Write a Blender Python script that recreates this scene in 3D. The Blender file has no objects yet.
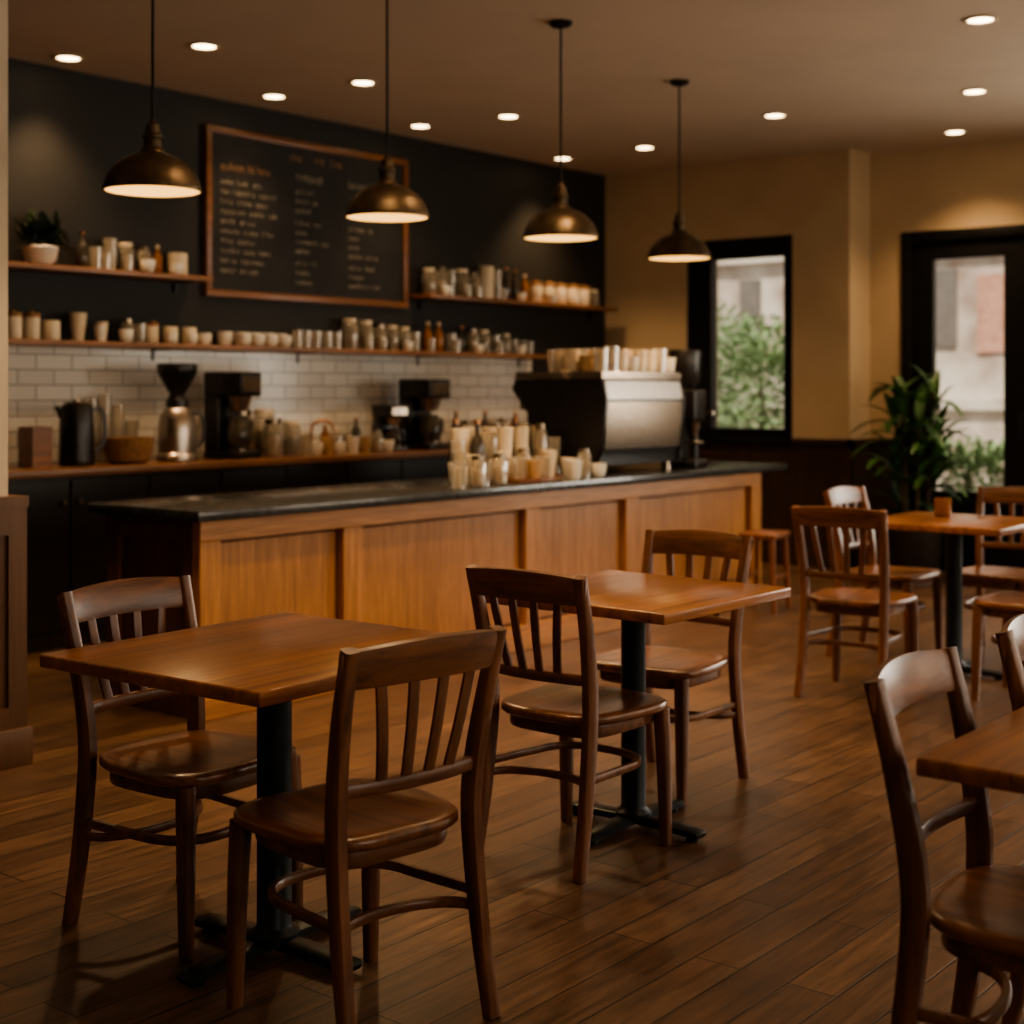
import bpy, bmesh, math, random
from mathutils import Vector, Matrix
random.seed(7)
S = bpy.context.scene
COL = S.collection
R = math.radians

# ------------------------------------------------------------------ materials
def newmat(name):
    m = bpy.data.materials.new(name); m.use_nodes = True
    nt = m.node_tree
    return m, nt, nt.nodes["Principled BSDF"]

def plain(name, col, rough=.5, metal=0.0, var=.12, scale=8, bump=0.0, emit=None, estr=0, coat=0):
    m, nt, b = newmat(name)
    tc = nt.nodes.new("ShaderNodeTexCoord")
    nz = nt.nodes.new("ShaderNodeTexNoise"); nz.inputs["Scale"].default_value = scale
    nz.inputs["Detail"].default_value = 4
    nt.links.new(tc.outputs["Object"], nz.inputs["Vector"])
    cr = nt.nodes.new("ShaderNodeValToRGB")
    cr.color_ramp.elements[0].position = .3; cr.color_ramp.elements[1].position = .7
    cr.color_ramp.elements[0].color = (*[c*(1-var) for c in col], 1)
    cr.color_ramp.elements[1].color = (*[min(1, c*(1+var)) for c in col], 1)
    nt.links.new(nz.outputs["Fac"], cr.inputs["Fac"])
    nt.links.new(cr.outputs["Color"], b.inputs["Base Color"])
    b.inputs["Roughness"].default_value = rough
    b.inputs["Metallic"].default_value = metal
    if coat: b.inputs["Coat Weight"].default_value = coat
    if bump:
        bp = nt.nodes.new("ShaderNodeBump"); bp.inputs["Strength"].default_value = bump
        bp.inputs["Distance"].default_value = .01
        nt.links.new(nz.outputs["Fac"], bp.inputs["Height"])
        nt.links.new(bp.outputs["Normal"], b.inputs["Normal"])
    if emit:
        b.inputs["Emission Color"].default_value = (*emit, 1)
        b.inputs["Emission Strength"].default_value = estr
    return m

def wood(name, dark, light, axis='x', rough=.35, scale=1.0, coat=.3, bump=.08, boards=0, slow=.35):
    m, nt, b = newmat(name)
    tc = nt.nodes.new("ShaderNodeTexCoord")
    mp = nt.nodes.new("ShaderNodeMapping")
    s = [16*scale]*3; s['xyz'.index(axis)] = 1.1*scale
    mp.inputs["Scale"].default_value = s
    nt.links.new(tc.outputs["Object"], mp.inputs["Vector"])
    oi = nt.nodes.new("ShaderNodeObjectInfo")
    mul = nt.nodes.new("ShaderNodeMath"); mul.operation = 'MULTIPLY'; mul.inputs[1].default_value = 20
    nt.links.new(oi.outputs["Random"], mul.inputs[0])
    nz = nt.nodes.new("ShaderNodeTexNoise"); nz.noise_dimensions = '4D'
    nz.inputs["Scale"].default_value = 1.7; nz.inputs["Detail"].default_value = 9
    nz.inputs["Roughness"].default_value = .68; nz.inputs["Distortion"].default_value = .35
    nt.links.new(mp.outputs["Vector"], nz.inputs["Vector"]); nt.links.new(mul.outputs[0], nz.inputs["W"])
    cr = nt.nodes.new("ShaderNodeValToRGB")
    cr.color_ramp.elements[0].position = .34; cr.color_ramp.elements[1].position = .66
    cr.color_ramp.elements[0].color = (*dark, 1); cr.color_ramp.elements[1].color = (*light, 1)
    nt.links.new(nz.outputs["Fac"], cr.inputs["Fac"])
    out = cr.outputs["Color"]
    n2 = nt.nodes.new("ShaderNodeTexNoise"); n2.inputs["Scale"].default_value = 2.2; n2.inputs["Detail"].default_value = 2
    nt.links.new(tc.outputs["Object"], n2.inputs["Vector"])
    mr = nt.nodes.new("ShaderNodeMapRange"); mr.inputs["To Min"].default_value = 1-slow; mr.inputs["To Max"].default_value = 1+slow
    nt.links.new(n2.outputs["Fac"], mr.inputs["Value"])
    mx = nt.nodes.new("ShaderNodeVectorMath"); mx.operation = 'SCALE'
    nt.links.new(out, mx.inputs[0]); nt.links.new(mr.outputs["Result"], mx.inputs["Scale"])
    out = mx.outputs[0]
    if boards:
        bk = nt.nodes.new("ShaderNodeTexBrick")
        bk.inputs["Scale"].default_value = 1; bk.inputs["Brick Width"].default_value = 5
        bk.inputs["Row Height"].default_value = boards; bk.inputs["Mortar Size"].default_value = .0008
        bk.inputs["Color1"].default_value = (.8, .8, .8, 1); bk.inputs["Color2"].default_value = (1.15, 1.1, 1.05, 1)
        bk.inputs["Mortar"].default_value = (.45, .4, .4, 1)
        nt.links.new(tc.outputs["Object"], bk.inputs["Vector"])
        m2 = nt.nodes.new("ShaderNodeVectorMath"); m2.operation = 'MULTIPLY'
        nt.links.new(out, m2.inputs[0]); nt.links.new(bk.outputs["Color"], m2.inputs[1])
        out = m2.outputs[0]
    nt.links.new(out, b.inputs["Base Color"])
    b.inputs["Roughness"].default_value = rough
    b.inputs["Coat Weight"].default_value = coat; b.inputs["Coat Roughness"].default_value = .25
    bp = nt.nodes.new("ShaderNodeBump"); bp.inputs["Strength"].default_value = bump; bp.inputs["Distance"].default_value = .004
    nt.links.new(nz.outputs["Fac"], bp.inputs["Height"]); nt.links.new(bp.outputs["Normal"], b.inputs["Normal"])
    return m

def floor_mat():
    m, nt, b = newmat("floor_planks")
    tc = nt.nodes.new("ShaderNodeTexCoord")
    bk = nt.nodes.new("ShaderNodeTexBrick")
    bk.offset = .37; bk.offset_frequency = 2
    bk.inputs["Scale"].default_value = 1; bk.inputs["Brick Width"].default_value = 1.15
    bk.inputs["Row Height"].default_value = .125; bk.inputs["Mortar Size"].default_value = .003
    bk.inputs["Mortar Smooth"].default_value = .3
    bk.inputs["Color1"].default_value = (.088, .047, .026, 1)
    bk.inputs["Color2"].default_value = (.148, .083, .046, 1)
    bk.inputs["Mortar"].default_value = (.010, .006, .004, 1)
    nt.links.new(tc.outputs["Object"], bk.inputs["Vector"])
    mp = nt.nodes.new("ShaderNodeMapping"); mp.inputs["Scale"].default_value = (2.2, 26, 1)
    nt.links.new(tc.outputs["Object"], mp.inputs["Vector"])
    nz = nt.nodes.new("ShaderNodeTexNoise"); nz.inputs["Scale"].default_value = 1.6; nz.inputs["Detail"].default_value = 9
    nz.inputs["Roughness"].default_value = .72
    nt.links.new(mp.outputs["Vector"], nz.inputs["Vector"])
    mr = nt.nodes.new("ShaderNodeMapRange"); mr.inputs["From Min"].default_value = .33; mr.inputs["From Max"].default_value = .67
    mr.inputs["To Min"].default_value = .42; mr.inputs["To Max"].default_value = 1.58
    nt.links.new(nz.outputs["Fac"], mr.inputs["Value"])
    mx = nt.nodes.new("ShaderNodeVectorMath"); mx.operation = 'SCALE'
    nt.links.new(bk.outputs["Color"], mx.inputs[0]); nt.links.new(mr.outputs["Result"], mx.inputs["Scale"])
    n3 = nt.nodes.new("ShaderNodeTexNoise"); n3.inputs["Scale"].default_value = 2.6; n3.inputs["Detail"].default_value = 5
    nt.links.new(tc.outputs["Object"], n3.inputs["Vector"])
    mr3 = nt.nodes.new("ShaderNodeMapRange"); mr3.inputs["To Min"].default_value = .5; mr3.inputs["To Max"].default_value = 1.5
    nt.links.new(n3.outputs["Fac"], mr3.inputs["Value"])
    mx3 = nt.nodes.new("ShaderNodeVectorMath"); mx3.operation = 'SCALE'
    nt.links.new(mx.outputs[0], mx3.inputs[0]); nt.links.new(mr3.outputs["Result"], mx3.inputs["Scale"])
    nt.links.new(mx3.outputs[0], b.inputs["Base Color"])
    r2 = nt.nodes.new("ShaderNodeMapRange"); r2.inputs["To Min"].default_value = .24; r2.inputs["To Max"].default_value = .44
    nt.links.new(nz.outputs["Fac"], r2.inputs["Value"]); nt.links.new(r2.outputs["Result"], b.inputs["Roughness"])
    bp = nt.nodes.new("ShaderNodeBump"); bp.inputs["Strength"].default_value = .4; bp.inputs["Distance"].default_value = .003
    bp.invert = True
    nt.links.new(bk.outputs["Fac"], bp.inputs["Height"])
    bp2 = nt.nodes.new("ShaderNodeBump"); bp2.inputs["Strength"].default_value = .14; bp2.inputs["Distance"].default_value = .003
    nt.links.new(nz.outputs["Fac"], bp2.inputs["Height"]); nt.links.new(bp.outputs["Normal"], bp2.inputs["Normal"])
    nt.links.new(bp2.outputs["Normal"], b.inputs["Normal"])
    return m

def tile_mat():
    m, nt, b = newmat("subway_tile")
    tc = nt.nodes.new("ShaderNodeTexCoord")
    sp = nt.nodes.new("ShaderNodeSeparateXYZ"); cb = nt.nodes.new("ShaderNodeCombineXYZ")
    nt.links.new(tc.outputs["Object"], sp.inputs[0])
    nt.links.new(sp.outputs["X"], cb.inputs["X"]); nt.links.new(sp.outputs["Z"], cb.inputs["Y"])
    bk = nt.nodes.new("ShaderNodeTexBrick"); bk.offset = .5
    bk.inputs["Scale"].default_value = 1; bk.inputs["Brick Width"].default_value = .235
    bk.inputs["Row Height"].default_value = .088; bk.inputs["Mortar Size"].default_value = .004
    bk.inputs["Color1"].default_value = (.80, .76, .68, 1); bk.inputs["Color2"].default_value = (.70, .66, .58, 1)
    bk.inputs["Mortar"].default_value = (.34, .3, .25, 1)
    nt.links.new(cb.outputs[0], bk.inputs["Vector"])
    nt.links.new(bk.outputs["Color"], b.inputs["Base Color"])
    b.inputs["Roughness"].default_value = .16
    bp = nt.nodes.new("ShaderNodeBump"); bp.invert = True; bp.inputs["Strength"].default_value = .5; bp.inputs["Distance"].default_value = .004
    nt.links.new(bk.outputs["Fac"], bp.inputs["Height"]); nt.links.new(bp.outputs["Normal"], b.inputs["Normal"])
    return m

def glass_mat(name, tint, fac=.25, haze=0.0):
    m = bpy.data.materials.new(name); m.use_nodes = True; nt = m.node_tree; nt.nodes.clear()
    o = nt.nodes.new("ShaderNodeOutputMaterial"); mx = nt.nodes.new("ShaderNodeMixShader")
    t = nt.nodes.new("ShaderNodeBsdfTransparent"); g = nt.nodes.new("ShaderNodeBsdfGlossy")
    t.inputs["Color"].default_value = (*tint, 1); g.inputs["Roughness"].default_value = .1
    lw = nt.nodes.new("ShaderNodeLayerWeight"); lw.inputs["Blend"].default_value = fac
    nt.links.new(lw.outputs["Facing"], mx.inputs["Fac"])
    nt.links.new(t.outputs[0], mx.inputs[1]); nt.links.new(g.outputs[0], mx.inputs[2])
    out = mx.outputs[0]
    if haze:
        d = nt.nodes.new("ShaderNodeBsdfDiffuse"); d.inputs["Color"].default_value = (.85, .76, .62, 1)
        m2 = nt.nodes.new("ShaderNodeMixShader"); m2.inputs["Fac"].default_value = haze
        nt.links.new(out, m2.inputs[1]); nt.links.new(d.outputs[0], m2.inputs[2]); out = m2.outputs[0]
    nt.links.new(out, o.inputs["Surface"])
    return m

def facade_mat():
    m, nt, b = newmat("facade")
    tc = nt.nodes.new("ShaderNodeTexCoord")
    nz = nt.nodes.new("ShaderNodeTexNoise"); nz.inputs["Scale"].default_value = 1.1; nz.inputs["Detail"].default_value = 5
    nt.links.new(tc.outputs["Object"], nz.inputs["Vector"])
    cr = nt.nodes.new("ShaderNodeValToRGB")
    e = cr.color_ramp.elements
    e[0].position = .38; e[0].color = (.36, .26, .21, 1); e[1].position = .6; e[1].color = (.66, .58, .5, 1)
    nt.links.new(nz.outputs["Fac"], cr.inputs["Fac"]); nt.links.new(cr.outputs["Color"], b.inputs["Base Color"])
    b.inputs["Roughness"].default_value = .9
    return m

CH_D, CH_L = (.068, .026, .011), (.27, .108, .042)
M = dict(
    chair_x=wood("chair_wood_across", CH_D, CH_L, 'x', rough=.36, coat=.25, bump=.14),
    chair_y=wood("chair_wood_seat", CH_D, (.32, .125, .045), 'y', rough=.29, coat=.4, bump=.12),
    chair_z=wood("chair_wood_upright", CH_D, CH_L, 'z', rough=.38, coat=.2, bump=.14),
    table=wood("table_top_wood", (.18, .06, .016), (.45, .18, .05), 'x', rough=.28, coat=.4, boards=.11),
    counter=wood("counter_oak", (.27, .11, .031), (.49, .225, .07), 'z', rough=.42, coat=.15, scale=1.6, slow=.2),
    counter_v=wood("counter_oak_upright", (.30, .125, .036), (.52, .24, .076), 'z', rough=.42, coat=.15, scale=1.6, slow=.15),
    counter_h=wood("counter_oak_rail", (.30, .125, .036), (.52, .24, .076), 'x', rough=.42, coat=.15, scale=1.6, slow=.15),
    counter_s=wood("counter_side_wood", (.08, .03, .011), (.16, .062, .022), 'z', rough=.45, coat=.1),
    shelf=wood("shelf_wood", (.15, .06, .02), (.32, .14, .05), 'x', rough=.4),
    worktop=wood("worktop_wood", (.12, .052, .019), (.23, .10, .036), 'x', rough=.35),
    frame=wood("frame_wood", (.14, .05, .016), (.28, .11, .034), 'x', rough=.4),
    stool=wood("stool_wood", (.12, .04, .015), (.30, .11, .04), 'z', rough=.4),
    wains=wood("wainscot_wood", (.03, .016, .010), (.062, .032, .018), 'z', rough=.45, coat=.1),
    wains2=wood("wainscot_wood_light", (.09, .042, .017), (.16, .076, .030), 'z', rough=.45, coat=.1),
    floor=floor_mat(), tile=tile_mat(),
    tan=plain("plaster_tan", (.51, .385, .245), .85, var=.05, scale=3, bump=.05),
    tan2=plain("plaster_light", (.58, .49, .37), .85, var=.05, scale=3, bump=.05),
    ceil=plain("ceiling_paint", (.56, .465, .365), .9, var=.04, scale=2),
    darkwall=plain("charcoal_paint", (.018, .016, .013), .65, var=.15, scale=2),
    black=plain("black_metal", (.016, .016, .017), .4, metal=.5, var=.2, scale=20),
    column=plain("table_base_iron", (.022, .028, .032), .4, metal=.5, var=.2, scale=20),
    blackp=plain("black_plastic", (.015, .013, .012), .3, var=.2, scale=20),
    slab=plain("dark_stone_slab", (.033, .034, .035), .22, var=.35, scale=30, coat=.3),
    steel=plain("brushed_steel", (.46, .40, .34), .3, metal=1, var=.1, scale=25),
    steeld=plain("dark_steel", (.26, .205, .155), .2, metal=1, var=.1, scale=25),
    bronze=plain("aged_bronze", (.11, .078, .048), .42, metal=.85, var=.5, scale=14),
    reflector=plain("lamp_reflector", (.6, .45, .2), .6, var=.05, emit=(1, .6, .2), estr=1.1),  # own emission stands in for bulb light on the inner shade
    bulb=plain("bulb_glow", (1, .8, .5), .5, emit=(1, .66, .28), estr=8),
    lens=plain("downlight_lens", (1, .85, .6), .5, emit=(1, .74, .42), estr=13),
    trimw=plain("downlight_trim", (.6, .5, .38), .5),
    board=plain("chalkboard_slate", (.020, .018, .016), .7, var=.3, scale=4),
    chalk=plain("chalk", (.27, .23, .175), .9, var=.45, scale=14),
    chalko=plain("orange_chalk", (.27, .145, .07), .9, var=.25, scale=40),
    cream=plain("cream_ceramic", (.72, .61, .45), .35, var=.05),
    white=plain("white_ceramic", (.80, .74, .63), .3, var=.04),
    kraft=plain("kraft_paper", (.46, .29, .15), .8, var=.1),
    beans=plain("coffee_beans", (.10, .05, .025), .6, var=.6, scale=60),
    grain=plain("pale_grain", (.52, .38, .23), .7, var=.3, scale=60),
    amber=plain("amber_glass", (.3, .12, .035), .1, var=.1),
    darkjar=plain("dark_glass_jar", (.06, .05, .04), .1, var=.2),
    copper=plain("copper", (.5, .22, .1), .3, metal=1),
    wicker=plain("wicker", (.27, .14, .06), .8, var=.4, scale=60, bump=.4),
    glass=glass_mat("clear_glass", (.9, .87, .82), .45, .13),
    pane=glass_mat("window_glass", (.95, .96, .95), .12),
    leaf=plain("leaf_green", (.055, .14, .038), .42, var=.4, scale=12),
    leafd=plain("leaf_dark", (.03, .05, .02), .5, var=.4, scale=12),
    bushleaf=plain("shrub_leaf", (.25, .34, .17), .9, var=.35, scale=3),
    stem=plain("plant_stem", (.09, .07, .035), .7),
    pot=plain("dark_planter", (.03, .022, .018), .5),
    soil=plain("soil", (.02, .012, .008), .95),
    facade=facade_mat(),
    concrete=plain("pavement", (.34, .31, .26), .9, var=.15, scale=2),
    darkglass=plain("dark_window_pane", (.18, .15, .13), .3),
    brick=plain("red_brick", (.5, .27, .2), .85, var=.2),
)

# ------------------------------------------------------------------ mesh helpers
def finish(me, ang=50, smooth=True):
    if smooth:
        me.shade_smooth()
        me.set_sharp_from_angle(angle=R(ang))
    return me

def make(name, me, mat=None, parent=None, loc=(0, 0, 0), rot=(0, 0, 0)):
    o = bpy.data.objects.new(name, me)
    if mat is not None and me is not None:
        if isinstance(mat, (list, tuple)):
            for x in mat: me.materials.append(x)
        else: me.materials.append(mat)
    o.location = loc; o.rotation_euler = rot
    if parent: o.parent = parent
    COL.objects.link(o)
    return o

def tag(o, label, cat, group=None):
    o["label"] = label; o["category"] = cat
    if group: o["group"] = group
    return o

def struct(o):
    o["kind"] = "structure"; return o

def root(name, label, cat, loc=(0, 0, 0), rz=0, group=None):
    o = bpy.data.objects.new(name, None); o.empty_display_size = .1
    o.location = loc; o.rotation_euler = (0, 0, rz); COL.objects.link(o)
    return tag(o, label, cat, group)

def boxes(name, bl, bevel=0, seg=2):
    bm = bmesh.new()
    for (x0, x1, y0, y1, z0, z1) in bl:
        r = bmesh.ops.create_cube(bm, size=1)
        bmesh.ops.scale(bm, vec=(x1-x0, y1-y0, z1-z0), verts=r['verts'])
        bmesh.ops.translate(bm, vec=((x0+x1)/2, (y0+y1)/2, (z0+z1)/2), verts=r['verts'])
    if bevel:
        bmesh.ops.bevel(bm, geom=list(bm.edges), offset=bevel, segments=seg, affect='EDGES', profile=.5)
    me = bpy.data.meshes.new(name); bm.to_mesh(me); bm.free()
    if bevel: finish(me, 40)
    return me

def lathe(name, prof, seg=24, ang=40):
    bm = bmesh.new(); rings = []
    for r, z in prof:
        if r < 1e-5: rings.append([bm.verts.new((0, 0, z))])
        else: rings.append([bm.verts.new((r*math.cos(2*math.pi*i/seg), r*math.sin(2*math.pi*i/seg), z)) for i in range(seg)])
    for a, b in zip(rings, rings[1:]):
        for i in range(seg):
            j = (i+1) % seg
            if len(a) == 1 and len(b) == 1: continue
            if len(a) == 1: bm.faces.new((a[0], b[j], b[i]))
            elif len(b) == 1: bm.faces.new((a[i], a[j], b[0]))
            else: bm.faces.new((a[i], a[j], b[j], b[i]))
    bmesh.ops.recalc_face_normals(bm, faces=bm.faces)
    me = bpy.data.meshes.new(name); bm.to_mesh(me); bm.free()
    return finish(me, ang)

def cr(pts, n=6):
    pts = [Vector(p) for p in pts]; out = []
    P = [2*pts[0]-pts[1]]+pts+[2*pts[-1]-pts[-2]]
    for i in range(1, len(P)-2):
        for k in range(n):
            t = k/n; a, b, c, d = P[i-1], P[i], P[i+1], P[i+2]
            out.append(.5*((2*b)+(c-a)*t+(2*a-5*b+4*c-d)*t*t+(-a+3*b-3*c+d)*t**3))
    out.append(pts[-1]); return out

def sweep(name, pts, side, w, t, closed=False, rnd=False, scales=None, seg=10):
    pts = [Vector(p) for p in pts]; side = Vector(side); n = len(pts)
    if rnd: prof = [(.5*math.cos(2*math.pi*i/seg), .5*math.sin(2*math.pi*i/seg)) for i in range(seg)]
    else:
        c = .16
        prof = [(.5, -.5+c), (.5, .5-c), (.5-c, .5), (-.5+c, .5), (-.5, .5-c), (-.5, -.5+c), (-.5+c, -.5), (.5-c, -.5)]
    bm = bmesh.new(); rings = []
    for i, p in enumerate(pts):
        if closed: T = pts[(i+1) % n]-pts[i-1]
        else: T = pts[min(i+1, n-1)]-pts[max(i-1, 0)]
        T.normalize()
        N = T.cross(side).normalized(); Sd = N.cross(T).normalized()
        s = scales[i] if scales else (1, 1)
        rings.append([bm.verts.new(p+Sd*(a*w*s[0])+N*(b*t*s[1])) for a, b in prof])
    m = len(prof)
    rng = range(n if closed else n-1)
    for i in rng:
        a, b = rings[i], rings[(i+1) % n]
        for k in range(m):
            bm.faces.new((a[k], a[(k+1) % m], b[(k+1) % m], b[k]))
    if not closed:
        bm.faces.new(rings[0]); bm.faces.new(rings[-1])
    bmesh.ops.recalc_face_normals(bm, faces=bm.faces)
    me = bpy.data.meshes.new(name); bm.to_mesh(me); bm.free()
    return finish(me, 50)

def clone(src, loc, rz=0, label=None, group=None, scale=None, skip=()):
    def rec(o, par):
        c = o.copy(); COL.objects.link(c)
        if par: c.parent = par
        for ch in list(kids.get(o.name, [])):
            if ch.name.split('.')[0] in skip: continue
            rec(ch, c)
        return c
    kids = {}
    def walk(o):
        kids[o.name] = list(o.children)
        for ch in o.children: walk(ch)
    walk(src)
    c = rec(src, None)
    c.location = loc; c.rotation_euler = (0, 0, rz)
    if scale: c.scale = scale if isinstance(scale, (tuple, list)) else (scale,)*3
    if label: c["label"] = label
    if group: c["group"] = group
    return c

# ------------------------------------------------------------------ room shell
H = 3.24
struct(make("floor", boxes("floor", [(-2.1, 10.8, -2.1, 7.45, -.1, 0)]), M['floor']))
struct(make("ceiling", boxes("ceiling", [(-2.1, 10.8, -2.1, 7.45, H, H+.1)]), M['ceil']))
struct(make("wall_back", boxes("wall_back", [(-2.1, 10.8, 7.3, 7.45, 0, H)]), M['darkwall']))
struct(make("wall_left", boxes("wall_left", [(-2.1, -2, -2, 7.3, 0, H)]), M['tan']))
fill_win = [(0.6, 3.2), (3.9, 6.5), (7.2, 9.8)]  # unseen front-wall windows, added to let fill light in
bl = [(-2.1, 10.8, -2.1, -2, 0, .7), (-2.1, 10.8, -2.1, -2, 2.7, H), (-2.1, .6, -2.1, -2, .7, 2.7), (3.2, 3.9, -2.1, -2, .7, 2.7), (6.5, 7.2, -2.1, -2, .7, 2.7), (9.8, 10.8, -2.1, -2, .7, 2.7)]
struct(make("wall_front", boxes("wall_front", bl), M['tan']))
for i, (a, b) in enumerate(fill_win):
    w_ = struct(make("window_%d" % (i+2), boxes("window_frame", [(a, b, -2.08, -2.02, .7, .78), (a, b, -2.08, -2.02, 2.62, 2.7), (a, a+.08, -2.08, -2.02, .78, 2.62), (b-.08, b, -2.08, -2.02, .78, 2.62), ((a+b)/2-.03, (a+b)/2+.03, -2.08, -2.02, .78, 2.62)]), M['black']))
    make("window_pane", boxes("window_pane", [(a+.08, b-.08, -2.053, -2.047, .78, 2.62)]), M['pane'], w_)
struct(make("wall_partition", boxes("wall_partition", [(-2, 2.98, 4.8, 4.93, 0, H)]), M['tan2']))
WY0, WY1, WZ0, WZ1 = 5.49, 6.47, .98, 2.61
struct(make("wall_right", boxes("wall_right", [
    (10.3, 10.8, 5.0, WY0, 0, H), (10.3, 10.8, WY1, 7.3, 0, H),
    (10.3, 10.8, WY0, WY1, 0, WZ0), (10.3, 10.8, WY0, WY1, WZ1, H)]), M['tan']))
DY0, DY1, DZ = 3.66, 4.72, 2.58
struct(make("wall_recess", boxes("wall_recess", [
    (10.66, 10.8, -2.0, -.6, 0, H), (10.66, 10.8, -.6, 2.8, 0, .6), (10.66, 10.8, -.6, 2.8, 2.6, H), (10.66, 10.8, 2.8, DY0, 0, H),
    (10.66, 10.8, DY1, 5.0, 0, H), (10.66, 10.8, DY0, DY1, DZ, H)]), M['tan']))
w_ = struct(make("window_5", boxes("window_frame", [(10.70, 10.76, -.6, 2.8, .6, .68), (10.70, 10.76, -.6, 2.8, 2.52, 2.6), (10.70, 10.76, -.6, -.52, .68, 2.52), (10.70, 10.76, 2.72, 2.8, .68, 2.52), (10.70, 10.76, 1.07, 1.13, .68, 2.52)]), M['black']))  # unseen side window, added as an opening for the fill light
make("window_pane", boxes("window_pane", [(10.728, 10.734, -.52, 2.72, .68, 2.52)]), M['pane'], w_)
struct(make("wall_tile_splashback", boxes("tile", [(3.0, 9.25, 7.285, 7.3, .96, 1.64)]), M['tile']))
w1 = struct(make("window_1", boxes("window_frame", [
    (10.31, 10.40, WY0, 5.57, WZ0, WZ1), (10.31, 10.40, 6.24, WY1, WZ0, WZ1),
    (10.31, 10.40, 5.57, 6.24, WZ0, 1.07), (10.31, 10.40, 5.57, 6.24, 2.45, WZ1)]), M['black']))
make("window_pane", boxes("window_pane", [(10.345, 10.352, 5.57, 6.24, 1.07, 2.45)]), M['pane'], w1)
make("window_sill", boxes("window_sill", [(10.24, 10.3, WY0-.03, WY1+.03, .955, .985)], .004), M['black'], w1)
d1 = struct(make("door_1", boxes("door_leaf", [
    (10.68, 10.74, 4.491, 4.66, 0, 2.52), (10.68, 10.74, 3.73, 3.942, 0, 2.52),
    (10.68, 10.74, 3.942, 4.491, 0, .61), (10.68, 10.74, 3.942, 4.491, 2.38, 2.52)]), M['black']))
make("door_pane", boxes("door_pane", [(10.705, 10.712, 3.942, 4.491, .61, 2.38)]), M['pane'], d1)
make("door_handle", sweep("door_handle", cr([(10.68, 3.80, 1.0), (10.63, 3.80, 1.02), (10.63, 3.80, 1.18), (10.68, 3.80, 1.2)], 5), (0, 1, 0), .018, .018, rnd=True), M['black'], d1)
struct(make("trim_1", boxes("door_trim", [(10.64, 10.76, 4.66, 4.735, 0, 2.6), (10.64, 10.76, 3.6, 3.73, 0, 2.6), (10.64, 10.76, 3.73, 4.66, 2.52, 2.6)], .004), M['black']))
struct(make("trim_2", boxes("wainscot", [
    (10.27, 10.3, 4.97, 7.28, 0, .96), (10.27, 10.66, 4.97, 5.0, 0, .96), (10.63, 10.66, 4.74, 4.97, 0, .96), (10.63, 10.66, -2, 3.6, 0, .56),
    (10.25, 10.3, 4.95, 5.46, .96, 1.0), (10.25, 10.3, 6.5, 7.28, .96, 1.0), (10.25, 10.66, 4.95, 5.0, .96, 1.0),
    (10.61, 10.66, 4.74, 4.97, .96, 1.0), (10.61, 10.66, -2, 3.6, .56, .6)]), M['wains']))
struct(make("baseboard_right", boxes("baseboard_right", [
    (10.25, 10.27, 4.95, 7.28, 0, .12), (10.25, 10.63, 4.95, 4.97, 0, .12), (10.61, 10.63, 4.74, 4.95, 0, .12), (10.61, 10.63, -2, 3.6, 0, .12)]), M['wains']))
struct(make("trim_3", boxes("wainscot_partition", [
    (-2, 3.02, 4.77, 4.8, 0, .95), (2.98, 3.02, 4.8, 4.95, 0, .95),
    (-2, 3.035, 4.75, 4.8, .95, .99), (2.98, 3.035, 4.8, 4.96, .95, .99),
    (2.955, 3.03, 4.755, 4.77, .13, .95), (2.2, 2.3, 4.755, 4.77, .13, .95), (2.3, 2.955, 4.755, 4.77, .85, .95), (2.3, 2.955, 4.755, 4.77, .13, .22)]), M['wains2']))
struct(make("baseboard_partition", boxes("baseboard_partition", [(-2, 3.05, 4.745, 4.77, 0, .14), (3.02, 3.045, 4.77, 4.96, 0, .14)], .004), M['wains2']))

# ------------------------------------------------------------------ chairs
def seat_mesh():
    bm = bmesh.new(); seg = 48
    def pt(a, r):
        ex = 2/3.6
        c, s = math.cos(a), math.sin(a)
        x = math.copysign(abs(c)**ex, c); y = math.copysign(abs(s)**ex, s)
        return x*r*(.216+.02*y), y*r*.214
    rows = [(.25, 'd'), (.5, 'd'), (.72, 'd'), (.88, 'd'), (.965, 'd'), (1.0, -.010), (1.0, -.026), (.96, -.034)]
    rings = []
    cv = bm.verts.new((0, 0, .45-.012))
    for r, z in rows:
        ring = []
        for i in range(seg):
            a = 2*math.pi*i/seg; x, y = pt(a, r)
            zz = (.45-.013*(1-r**2.2)-(.004 if r > .95 else 0)) if z == 'd' else .45+z
            ring.append(bm.verts.new((x, y, zz)))
        rings.append(ring)
    for i in range(seg): bm.faces.new((cv, rings[0][i], rings[0][(i+1) % seg]))
    for a, b in zip(rings, rings[1:]):
        for i in range(seg): j = (i+1) % seg; bm.faces.new((a[i], a[j], b[j], b[i]))
    bm.faces.new(rings[-1])
    bmesh.ops.recalc_face_normals(bm, faces=bm.faces)
    me = bpy.data.meshes.new("seat"); bm.to_mesh(me); bm.free()
    return finish(me, 60)

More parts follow.
